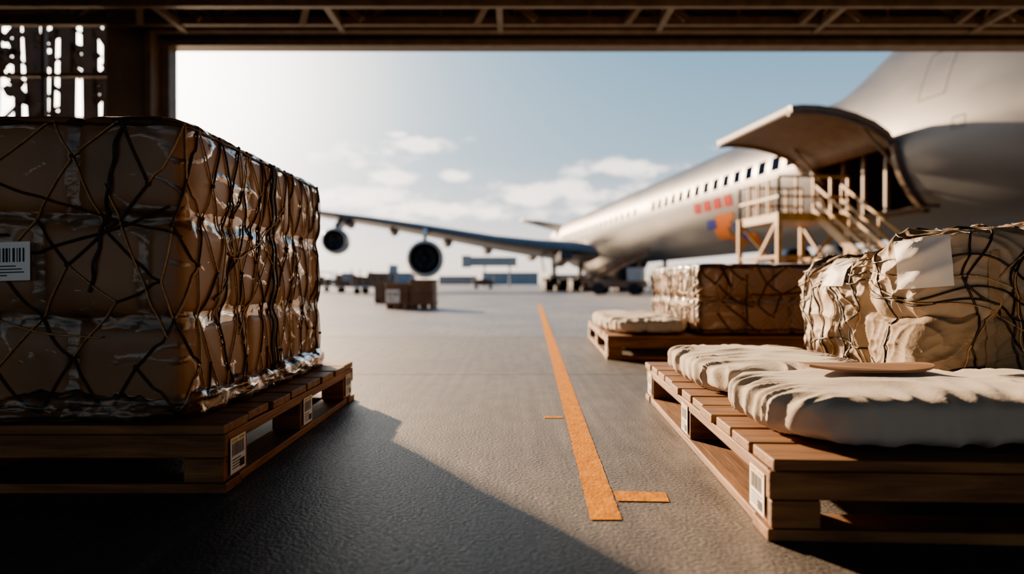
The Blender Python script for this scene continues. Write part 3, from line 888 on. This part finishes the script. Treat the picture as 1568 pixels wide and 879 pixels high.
# ------------------------------------------------------------------ apron equipment
def crate(loc,sx,sy,sz,lab=False,rotz=0):
    c=MB(); n=4
    c.box(0,sx,0,sy,.14,sz)
    for i in range(n+1):
        x=(sx-.08)*i/n; c.box(x,x+.08,-.02,.0,.14,sz); 
    for z in (.14,sz*.55,sz-.1): c.box(-.01,sx+.01,-.03,.0,z,z+.08)
    for z in (.14,sz-.1): c.box(-.03,0,0,sy,z,z+.08); c.box(sx,sx+.03,0,sy,z,z+.08)
    for x in (0,sx/2-.06,sx-.12): c.box(x,x+.12,0,sy,0,.14)
    a=c.obj('crate_body',M_crate,bevel=.01); ch=[a]
    if lab:
        s=sticker('crate_label',(sx*.3,-.035,sz*.5),(1,0,0),(0,0,1),(0,-1,0),.42,.4,False); ch.append(s)
    group('cargo_crate',loc,ch,rotz,True)
crate((-3.95,21.4,-.01),.72,1.2,.82,True)
crate((-3.18,21.3,-.01),.72,1.2,.94)
crate((-5.5,27.3,-.01),.75,1.2,.9)
def cart(loc,rot,col,covered):
    c=MB(); c.box(0,3,-.8,.8,.5,.62,0)
    for x in (.5,2.5):
        for yy in (-.75,.75): c.tube((x,yy-.1,.25),(x,yy+.1,.25),.25,.25,16,1)
    c.beam((3,0,.5),(4,0,.25),.08,.08,0)
    for x in (.05,2.95):
        for yy in (-.75,.75): c.beam((x,yy,.6),(x,yy,1.9),.07,.07,0)
    if covered: c.box(0,3,-.8,.8,1.85,1.95,0)
    for k in range(5):
        x=.1+k*.56; c.box(x,x+.5,-.65,.6,.62,.62+random.uniform(.4,1.1),2)
    o=c.obj('cart_body',[col,M_rubber,M_crate],bevel=.01); group('baggage_cart',loc,[o],rot,True)
cart((-15.0,58,-.01),.1,M_steel,False); cart((-11.5,50,-.01),-.2,M_truck,False); cart((-5.5,95,-.01),.1,M_truck,False); cart((-20.5,66,-.01),.3,M_truck,True)
c=MB(); c.box(0,4,-.9,.9,.5,1.0,0); c.box(2.8,3.8,-.8,.8,1.0,1.9,1)
for x in (.8,3.3):
    for yy in (-.85,.85): c.tube((x,yy-.15,.42),(x,yy+.15,.42),.42,.42,18,2)
c.beam((-.6,0,.9),(4.2,0,2.9),.8,.22,0,)
for yy in (-.45,.45):
    c.beam((-.6,yy,1.3),(4.2,yy,3.3),.07,.07,0)
    for k in range(6): s=k/5; c.beam((-.6+4.8*s,yy,.9+2.0*s),(-.6+4.8*s,yy,1.3+2.0*s),.06,.06,0)
c.beam((3.2,0,1),(3.6,0,2.5),.2,.2,0)
o=c.obj('loader_body',[M_crate,M_truck,M_rubber]); group('belt_loader',(5.6,49,-.01),[o],math.radians(-20),True)
# boarding bridge, far
c=MB(); c.box(0,10,-1.4,1.4,4.6,6.6,0); c.box(-2,0,-1.9,1.9,4.3,6.9,0)
for x in (3,8.5):
    for yy in (-1.1,1.1): c.beam((x,yy,0),(x,yy,4.6),.3,.3,1)
    c.beam((x,-1.1,1.2),(x,1.1,1.2),.3,.3,1)
for k in range(5): c.box(.8+k*1.6,2.0+k*1.6,-1.43,-1.4,5.2,6.1,1)
o=c.obj('bridge_body',[M_truck,M_haze1],bevel=.03); group('boarding_bridge',(-9,150,-.01),[o],.05,True)
tb=MB()
x=-260
while x<330:
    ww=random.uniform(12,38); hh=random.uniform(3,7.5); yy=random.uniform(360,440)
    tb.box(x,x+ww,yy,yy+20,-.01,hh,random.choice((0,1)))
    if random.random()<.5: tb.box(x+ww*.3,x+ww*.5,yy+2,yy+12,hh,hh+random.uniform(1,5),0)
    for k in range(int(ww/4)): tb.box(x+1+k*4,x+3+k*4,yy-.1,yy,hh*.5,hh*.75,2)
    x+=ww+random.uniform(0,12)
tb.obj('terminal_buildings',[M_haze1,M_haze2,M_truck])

# ------------------------------------------------------------------ camera
cam=bpy.data.cameras.new('camera'); co=bpy.data.objects.new('camera',cam); COL.objects.link(co)
cam.sensor_width=36; cam.lens=24; co.location=(0,0,.8)
co.rotation_euler=(math.radians(90-.3),0,0)
cam.clip_end=2000; cam.dof.use_dof=True; cam.dof.focus_distance=3.1; cam.dof.aperture_fstop=1.0
S.camera=co
try:
    S.view_settings.look='AgX - Punchy'
    S.view_settings.exposure=.95
except Exception as ex: print(ex)
